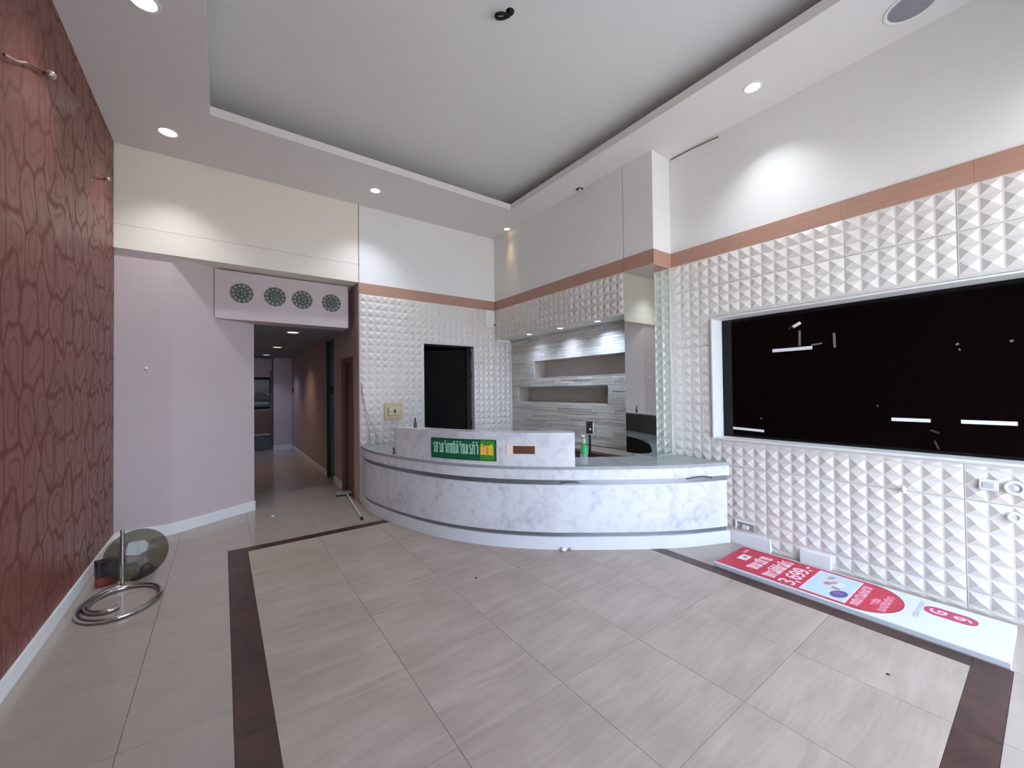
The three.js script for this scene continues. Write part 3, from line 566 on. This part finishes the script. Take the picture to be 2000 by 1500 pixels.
downlight('corridor_downlight', 'nearest of the three corridor ceiling downlights', 0.872, 2.42, -6.87, 0.09, true, 0xffffff, 0.35, 48 * D, KG, 1.5);
downlight('corridor_downlight', 'middle of the three corridor ceiling downlights', 0.9, 2.42, -9.285, 0.09, true, 0xffe2c0, 1.8, 58 * D, KG, 1.2);
downlight('corridor_downlight', 'farthest of the three corridor ceiling downlights', 0.86, 2.42, -11.29, 0.09, true, 0xc8d8ff, 2.4, 58 * D, KG, 0.9);
{ // ceiling speaker
  const t = thing('ceiling_speaker', 'large round grey ceiling speaker in the right soffit', 'speaker', [3.742, H, -0.53]);
  obj('bezel', lathe([[0.118, -0.002], [0.12, -0.008], [0.132, -0.012], [0.142, -0.008], [0.144, 0]], 48), M.white, t);
  obj('grille', lathe([[0.0001, -0.011], [0.08, -0.0095], [0.119, -0.004]], 40), std(0x8d8b93, 0.7), t);
}
{ // ceiling hook with cable
  const t = thing('ceiling_hook', 'small black hook with a cable loop in the middle of the raised ceiling', 'hook', [1.69, HT, -2.37]);
  obj('mount_cap', lathe([[0.0001, -0.022], [0.02, -0.02], [0.032, 0]], 20).translate(0.045, 0, 0.02), M.black, t);
  obj('cable_loop', tube([[0.04, -0.018, 0.02], [0.015, -0.04, 0.02], [-0.03, -0.05, 0.012], [-0.05, -0.045, -0.02], [-0.03, -0.04, -0.045], [0.01, -0.035, -0.03], [0.05, -0.02, 0.005]], 0.011, 40, 8), M.black, t);
}

// ---------------------------------------------------------------- red wall fittings
{
  const t = thing('wall_hook', 'brass hook with a bare wire high on the near red wall', 'hook', [XL, 3.478, -3.62]);
  obj('hook_knob', new THREE.SphereGeometry(0.026, 16, 12).translate(0.03, 0, 0), std(0xb9a89a, 0.3, { metalness: 0.6 }), t);
  obj('hook_stem', new THREE.CylinderGeometry(0.012, 0.02, 0.03, 14).rotateZ(Math.PI / 2).translate(0.012, 0, 0), std(0x5a4038, 0.4), t);
  obj('hook_wire', tube([[0.025, -0.005, 0.02], [0.02, -0.07, 0.16], [0.018, -0.14, 0.3], [0.018, -0.2, 0.4]], 0.005, 24, 6), std(0x5b3a34, 0.5), t);
  obj('wire_end', tube([[0.018, -0.155, 0.33], [0.018, -0.23, 0.45], [0.018, -0.3, 0.6]], 0.006, 12, 6), std(0xa08a7e, 0.5), t);
}
{
  const t = thing('wall_hook', 'small hook high on the red wall near the cream beam corner', 'hook', [XL, 3.497, -5.15]);
  obj('hook_knob', new THREE.SphereGeometry(0.02, 16, 12).translate(0.025, 0, 0), std(0xb9a89a, 0.3, { metalness: 0.6 }), t);
  obj('hook_stem', new THREE.CylinderGeometry(0.01, 0.016, 0.025, 14).rotateZ(Math.PI / 2).translate(0.01, 0, 0), std(0x5a4038, 0.4), t);
  obj('hook_wire', tube([[0.02, -0.004, 0.015], [0.014, -0.03, 0.1], [0.014, -0.1, 0.26], [0.014, -0.15, 0.4]], 0.004, 20, 6), std(0x7a5a50, 0.5), t);
}
{
  const t = thing('wall_plug', 'tiny white wall plug on the flat pink wall', 'wall plug', [-0.645, 1.766, -5.599]);
  obj('plug_body', lathe([[0.0001, 0.018], [0.012, 0.015], [0.018, 0]], 16).rotateX(Math.PI / 2), M.white, t);
}

// ---------------------------------------------------------------- right wall sockets and dark ceiling line
{
  const SG = 'small electrical outlets on the panelled right wall', WM = std(0xe6e2dc, 0.35);
  const a = thing('wall_socket', 'rectangular white socket on the panels below the black recess', 'socket', [XF - 0.012, 0.85, -0.275], -Math.PI / 2, SG);
  obj('socket_plate', rb(-0.042, 0.042, -0.035, 0.035, 0.012, 0.03, 0.006), std(0xdcd8d2, 0.4), a); obj('socket_insert', rb(-0.026, 0.026, -0.018, 0.018, 0.028, 0.034, 0.004), std(0xb9bcc0, 0.4), a);
  const b = thing('wall_socket', 'round white socket right of the rectangular one below the black recess', 'socket', [XF - 0.012, 0.85, -0.17], -Math.PI / 2, SG);
  obj('socket_ring', new THREE.TorusGeometry(0.036, 0.009, 10, 28).translate(0, 0, 0.03), WM, b); obj('socket_insert', lathe([[0.0001, 0.034], [0.014, 0.03], [0.036, 0.02]], 24).rotateX(Math.PI / 2), std(0xc9ced2, 0.4), b);
  const c = thing('wall_socket', 'lowest round white knob on the panels at the right photo edge', 'socket', [XF - 0.012, 0.668, -0.172], -Math.PI / 2, SG);
  obj('socket_ring', new THREE.TorusGeometry(0.024, 0.01, 10, 24).translate(0, 0, 0.03), WM, c); obj('socket_insert', new THREE.CylinderGeometry(0.02, 0.02, 0.012, 18).rotateX(Math.PI / 2).translate(0, 0, 0.026), std(0xcfd6de, 0.4), c);
  const d = thing('wall_stud', 'white drop-shaped plug stub on the panels left of the sockets', 'socket', [XF - 0.012, 0.745, -0.672], -Math.PI / 2, SG);
  obj('stud_body', new THREE.SphereGeometry(0.02, 16, 12).scale(0.8, 1.5, 0.8).translate(0, 0, 0.032), WM, d);
  const e = thing('floor_outlet', 'broken grey outlet hole low on the panels beside the counter end', 'outlet', [XF - 0.012, 0.175, -1.77], -Math.PI / 2);
  obj('outlet_rim', [rb(-0.085, 0.085, 0.04, 0.052, 0.008, 0.03, 0.003), rb(-0.085, -0.072, -0.03, 0.045, 0.008, 0.03, 0.003)], M.white, e); obj('outlet_back', rb(-0.075, 0.08, -0.03, 0.042, 0.006, 0.016, 0.002), std(0x9a9894, 0.6), e);
  obj('outlet_insert', rb(-0.02, 0.035, -0.02, 0.018, 0.014, 0.034, 0.004), std(0xd8d6d2, 0.5), e);
  const k = thing('ceiling_line', 'thin dark line along the ceiling corner above the right wall', 'cable', [XF - 0.006, H - 0.012, -2.2]);
  obj('line_run', tube([[0, -0.006, -0.28], [0.001, -0.004, -0.1], [0, -0.01, 0.1], [0.001, -0.02, 0.24]], 0.0055, 24, 6), std(0x6d6a64, 0.6), k);  // thin tube drawn as the dark line where wall meets ceiling
}

// ---------------------------------------------------------------- printed board lying on the floor
{
  const W = 560, HH = 1565, cv = document.createElement('canvas'); cv.width = W; cv.height = HH; const g = cv.getContext('2d');
  g.fillStyle = '#d3d9de'; g.fillRect(0, 0, W, HH);
  g.fillStyle = '#c01f3f'; g.beginPath(); g.moveTo(14, 4); g.lineTo(W - 14, 4); g.lineTo(W - 14, 900); g.ellipse(W / 2, 900, W / 2 - 14, 215, 0, 0, Math.PI); g.lineTo(14, 4); g.fill();
  g.strokeStyle = '#8d2244'; g.lineWidth = 10; g.beginPath(); g.moveTo(20, 8); g.lineTo(W - 20, 8); g.lineTo(W - 20, 900); g.ellipse(W / 2, 900, W / 2 - 20, 208, 0, 0, Math.PI); g.lineTo(20, 8); g.stroke();
  g.fillStyle = '#f3dfe6'; g.fillRect(232, 78, 128, 76); g.fillStyle = '#8f6a80'; g.beginPath(); g.ellipse(306, 116, 22, 16, 0, 0, 7); g.fill();
  g.fillStyle = '#d892a8'; g.fillRect(395, 52, 95, 26);
  thai(g, 120, 205, 330, 74, 7, '#f0d3da', 15, 41); thai(g, 70, 345, 420, 74, 9, '#f0d3da', 15, 52);
  g.fillStyle = '#f6d5de'; g.font = 'bold 150px sans-serif'; g.textAlign = 'center'; g.fillText('3,699.-', W / 2, 560);
  g.fillStyle = '#f3d5e2'; g.fillRect(46, 595, W - 92, 268); g.fillStyle = '#bcd6e6'; g.fillRect(56, 605, W - 112, 248);
  g.fillStyle = '#d8c9c6'; g.beginPath(); g.ellipse(330, 715, 130, 60, -0.2, 0, 7); g.fill(); g.fillStyle = '#8f8a98'; for (const [x, y, a, b] of [[300, 700, 34, 22], [345, 730, 26, 16], [255, 760, 22, 26], [420, 690, 40, 16]]) { g.beginPath(); g.ellipse(x, y, a, b, 0.3, 0, 7); g.fill(); }
  g.fillStyle = '#d9dcee'; g.beginPath(); g.ellipse(330, 770, 60, 30, 0.1, 0, 7); g.fill(); g.fillStyle = '#5b4a86'; g.beginPath(); g.ellipse(165, 800, 74, 44, 0.2, 0, 7); g.fill(); g.fillStyle = '#7a62a8'; g.beginPath(); g.ellipse(175, 795, 24, 30, 0, 0, 7); g.fill();
  thai(g, 70, 885, 400, 38, 12, '#f0b7c8', 9, 63); thai(g, 170, 968, 130, 30, 4, '#f0a3b8', 8, 64); thai(g, 110, 1018, 300, 30, 9, '#e6a0b2', 8, 65);
  // rounded logo with two white glyphs, and the small line beside it
  g.save(); g.translate(395, 1310); g.fillStyle = '#b3355f'; g.beginPath(); g.roundRect(-72, -118, 144, 236, 62); g.fill(); g.fillStyle = '#f4cfe0'; g.rotate(0); g.font = 'bold 108px sans-serif'; g.textAlign = 'center'; g.fillText('G', 0, -14); g.fillText('9', 0, 92); g.restore();
  g.fillStyle = '#8e9fb5'; thai(g, 200, 1168, 300, 18, 14, '#8e9fb5', 5, 71);
  const tx = new THREE.CanvasTexture(cv); tx.colorSpace = THREE.SRGBColorSpace;
  const t = thing('promotion_board', 'white foam board with a red printed price poster lying by the right wall', 'signboard', [3.615, 0, -0.953]);
  obj('foam_board', rb(-0.275, 0.275, 0.002, 0.034, -0.782, 0.782, 0.003), std(0xc9cdd1, 0.5), t);
  obj('printed_sheet', new THREE.BoxGeometry(0.542, 0.0012, 1.556).translate(0.003, 0.0346, 0), [0, 1, 2, 3, 4, 5].map((k) => k === 2 ? std(0xffffff, 0.4, { map: tx }) : M.white), t);
}

// ---------------------------------------------------------------- floor items on the left
{
  const t = thing('coil_stand', 'chrome coil-base stand with a smoky clear round disc by the red wall', 'stand', [-0.59, 0, -3.99]);
  const pts = []; for (let k = 0; k <= 80; k++) { const t = k / 80 * 2.93, a = Math.PI * (0.5 + t), s = t < 0.5 ? 0.36 + 0.98 * t : Math.min(1, 0.85 + 0.16 * (t - 0.5) / 1.2); pts.push([0.215 * s * Math.cos(a), 0.017 + 0.02 * Math.max(0, t - 2.5), 0.285 * s * Math.sin(a)]); }
  obj('coil_base', tube(pts, 0.016, 200, 10), M.chrome, t);
  obj('pole', cyl(0.0125, 0.0125, 0.41, 16).translate(-0.035, 0.24, -0.285), M.chrome, t);
  obj('pole_cap', new THREE.SphereGeometry(0.0125, 12, 8).translate(-0.035, 0.445, -0.285), M.chrome, t);
  const smoke = new THREE.MeshPhysicalMaterial({ color: 0xbab7ab, roughness: 0.06, transmission: 0.95, thickness: 0, ior: 1.4 });
  const d = obj('clear_disc', lathe([[0.0001, 0.03], [0.09, 0.024], [0.16, 0.006], [0.195, -0.02], [0.198, -0.018], [0.164, 0.011], [0.092, 0.029], [0.0001, 0.035]], 48).rotateX(Math.PI / 2), smoke, t); d.position.set(0.04, 0.215, -0.37); d.rotation.set(-0.1, 0.3, 0);
}
{
  const t = thing('small_box', 'small box, black above and red below, by the red wall baseboard', 'box', [-0.745, 0, -4.47], 0.3);
  obj('box_base', rb(-0.06, 0.06, 0, 0.075, -0.05, 0.05, 0.006), std(0x7a2418, 0.5), t); obj('box_lid', rb(-0.062, 0.062, 0.075, 0.19, -0.052, 0.052, 0.006), std(0x141318, 0.45), t);
}
{
  const t = thing('rubber_sandal', 'dark blue rubber sandal on the floor behind the smoky disc', 'sandal', [-0.53, 0, -4.50], 1.15);
  const s = new THREE.Shape(); s.moveTo(-0.11, 0); s.bezierCurveTo(-0.11, 0.05, -0.04, 0.035, 0.02, 0.042); s.bezierCurveTo(0.1, 0.055, 0.13, 0.03, 0.13, 0); s.bezierCurveTo(0.13, -0.045, 0.06, -0.045, 0.01, -0.036); s.bezierCurveTo(-0.05, -0.03, -0.11, -0.05, -0.11, 0);
  obj('sole', new THREE.ExtrudeGeometry(s, { depth: 0.014, bevelEnabled: true, bevelSize: 0.003, bevelThickness: 0.003, bevelSegments: 2 }).rotateX(-Math.PI / 2).translate(0, 0.004, 0), std(0x20253f, 0.6), t);
  obj('strap', tube([[0.05, 0.02, 0.045], [0.04, 0.06, 0.03], [0.05, 0.075, 0], [0.04, 0.06, -0.03], [0.04, 0.02, -0.042]], 0.011, 24, 8), std(0x1c2450, 0.5), t);
}
{
  const t = thing('floor_squeegee', 'floor squeegee with a pale handle lying at the corridor entrance', 'squeegee', [1.41, 0, -6.0]);
  obj('squeegee_head', rb(-0.13, 0.08, 0.012, 0.05, -0.13, -0.09, 0.006), std(0x9a9a95, 0.5), t).rotation.y = -0.35;
  obj('rubber_blade', rb(-0.135, 0.085, 0.001, 0.014, -0.1, -0.075, 0.003), M.dark, t).rotation.y = -0.35;
  const dir = V3(1.318 - 1.45, 0, -4.82 + 6.07), L = dir.length(), hd = obj('handle', cyl(0.011, 0.011, L, 14).rotateX(Math.PI / 2).translate(0, 0, L / 2), std(0xcfcac4, 0.4), t); hd.position.set(0.04, 0.03, -0.07); hd.rotation.set(0.012, Math.atan2(dir.x, dir.z), 0, 'YXZ');
  const grip = obj('grip_end', cyl(0.015, 0.015, 0.06, 14).rotateX(Math.PI / 2).translate(0, 0, L - 0.01), M.black, t); grip.position.copy(hd.position); grip.rotation.copy(hd.rotation);
}
{ // crumbs of paper and plaster
  const crumb = (name, label, cat, x, z, r, m, flat = 0.5) => { const o = obj(name, new THREE.IcosahedronGeometry(r, 1), m); const p = o.geometry.attributes.position; for (let i = 0; i < p.count; i++) { const k = 0.75 + 0.5 * hash(Math.round(p.getX(i) * 1e4), Math.round(p.getY(i) * 1e4) + Math.round(p.getZ(i) * 1e4) * 7, 4); p.setXYZ(i, p.getX(i) * k, p.getY(i) * k * flat, p.getZ(i) * k); } o.geometry.computeVertexNormals(); o.geometry.computeBoundingBox(); o.position.set(x, -o.geometry.boundingBox.min.y, z); tag(o, label, cat); };
  crumb('paper_scrap', 'white paper scrap on the pale floor before the corridor', 'paper scrap', 0.49, -5.6, 0.016, M.white);
  crumb('paper_scrap', 'crumpled white paper scrap at the counter plinth', 'paper scrap', 2.55, -2.72, 0.022, M.white, 0.8);
  crumb('paper_scrap', 'smaller greyish paper scrap right of the crumpled one at the plinth', 'paper scrap', 2.615, -2.69, 0.016, std(0xb7b3b8, 0.7), 0.8);
  crumb('dirt_speck', 'dark speck on the tan tiles in front of the counter', 'speck', 1.633, -2.757, 0.011, std(0x54463a, 0.8), 0.4);
  crumb('dirt_speck', 'dark speck on the tan tiles near the brown border corner', 'speck', 2.789, -0.545, 0.008, std(0x3f3a36, 0.8), 0.4);
}

// ---------------------------------------------------------------- far end of the corridor
{
  const cv = document.createElement('canvas'); cv.width = 256; cv.height = 400; const g = cv.getContext('2d');
  g.fillStyle = '#a9b5ab'; g.fillRect(0, 0, 256, 400); g.fillStyle = '#93a198'; g.fillRect(0, 130, 256, 80); g.fillStyle = '#5e6260'; g.beginPath(); g.moveTo(0, 260); g.lineTo(60, 215); g.lineTo(120, 180); g.lineTo(190, 200); g.lineTo(256, 250); g.lineTo(256, 300); g.lineTo(0, 300); g.fill(); g.fillStyle = '#3c3f40'; g.fillRect(0, 290, 256, 40); g.fillStyle = '#aab2ae'; g.fillRect(0, 330, 256, 36); g.fillStyle = '#5c625e'; g.fillRect(0, 366, 256, 34);
  const tx = new THREE.CanvasTexture(cv); tx.colorSpace = THREE.SRGBColorSpace;
  const t = thing('framed_picture', 'black framed grey landscape picture at the end of the corridor', 'picture', [0.78, 1.07, -12.497]);
  obj('picture_frame', [rb(-0.3, 0.3, 0, 0.06, 0, 0.035, 0.006), rb(-0.3, 0.3, 0.78, 0.84, 0, 0.035, 0.006), rb(-0.3, -0.24, 0.06, 0.78, 0, 0.035, 0.006), rb(0.24, 0.3, 0.06, 0.78, 0, 0.035, 0.006)], M.black, t);
  obj('picture_print', new THREE.PlaneGeometry(0.48, 0.72).translate(0, 0.42, 0.012), std(0xffffff, 0.5, { map: tx }), t);
}
{
  const t = thing('end_cabinet', 'brown wooden cabinet below the framed picture in the corridor', 'cabinet', [0.72, 0, -12.36]);
  obj('carcass', rb(-0.36, 0.3, 0.42, 1.02, -0.11, 0.1, 0.006), M.wood, t);
  obj('cabinet_foot', rb(-0.36, 0.3, 0.0, 0.38, -0.11, 0.08, 0.006), std(0x5d615c, 0.6), t);
  obj('pale_rail', rb(-0.37, 0.31, 0.38, 0.42, -0.115, 0.11, 0.004), std(0xa9aba3, 0.5), t);
}
{
  const t = thing('corridor_plate', 'small dark plate in the cool light on the far corridor wall', 'door plate', [XC - 0.002, 1.56, -11.75], -Math.PI / 2);
  obj('plate', rb(-0.09, 0.09, -0.06, 0.06, 0, 0.012, 0.004), M.black, t); obj('plate_face', rb(-0.07, 0.07, -0.04, 0.04, 0.011, 0.015, 0.002), std(0x23273a, 0.4), t);
}

renderer.render(scene, camera);
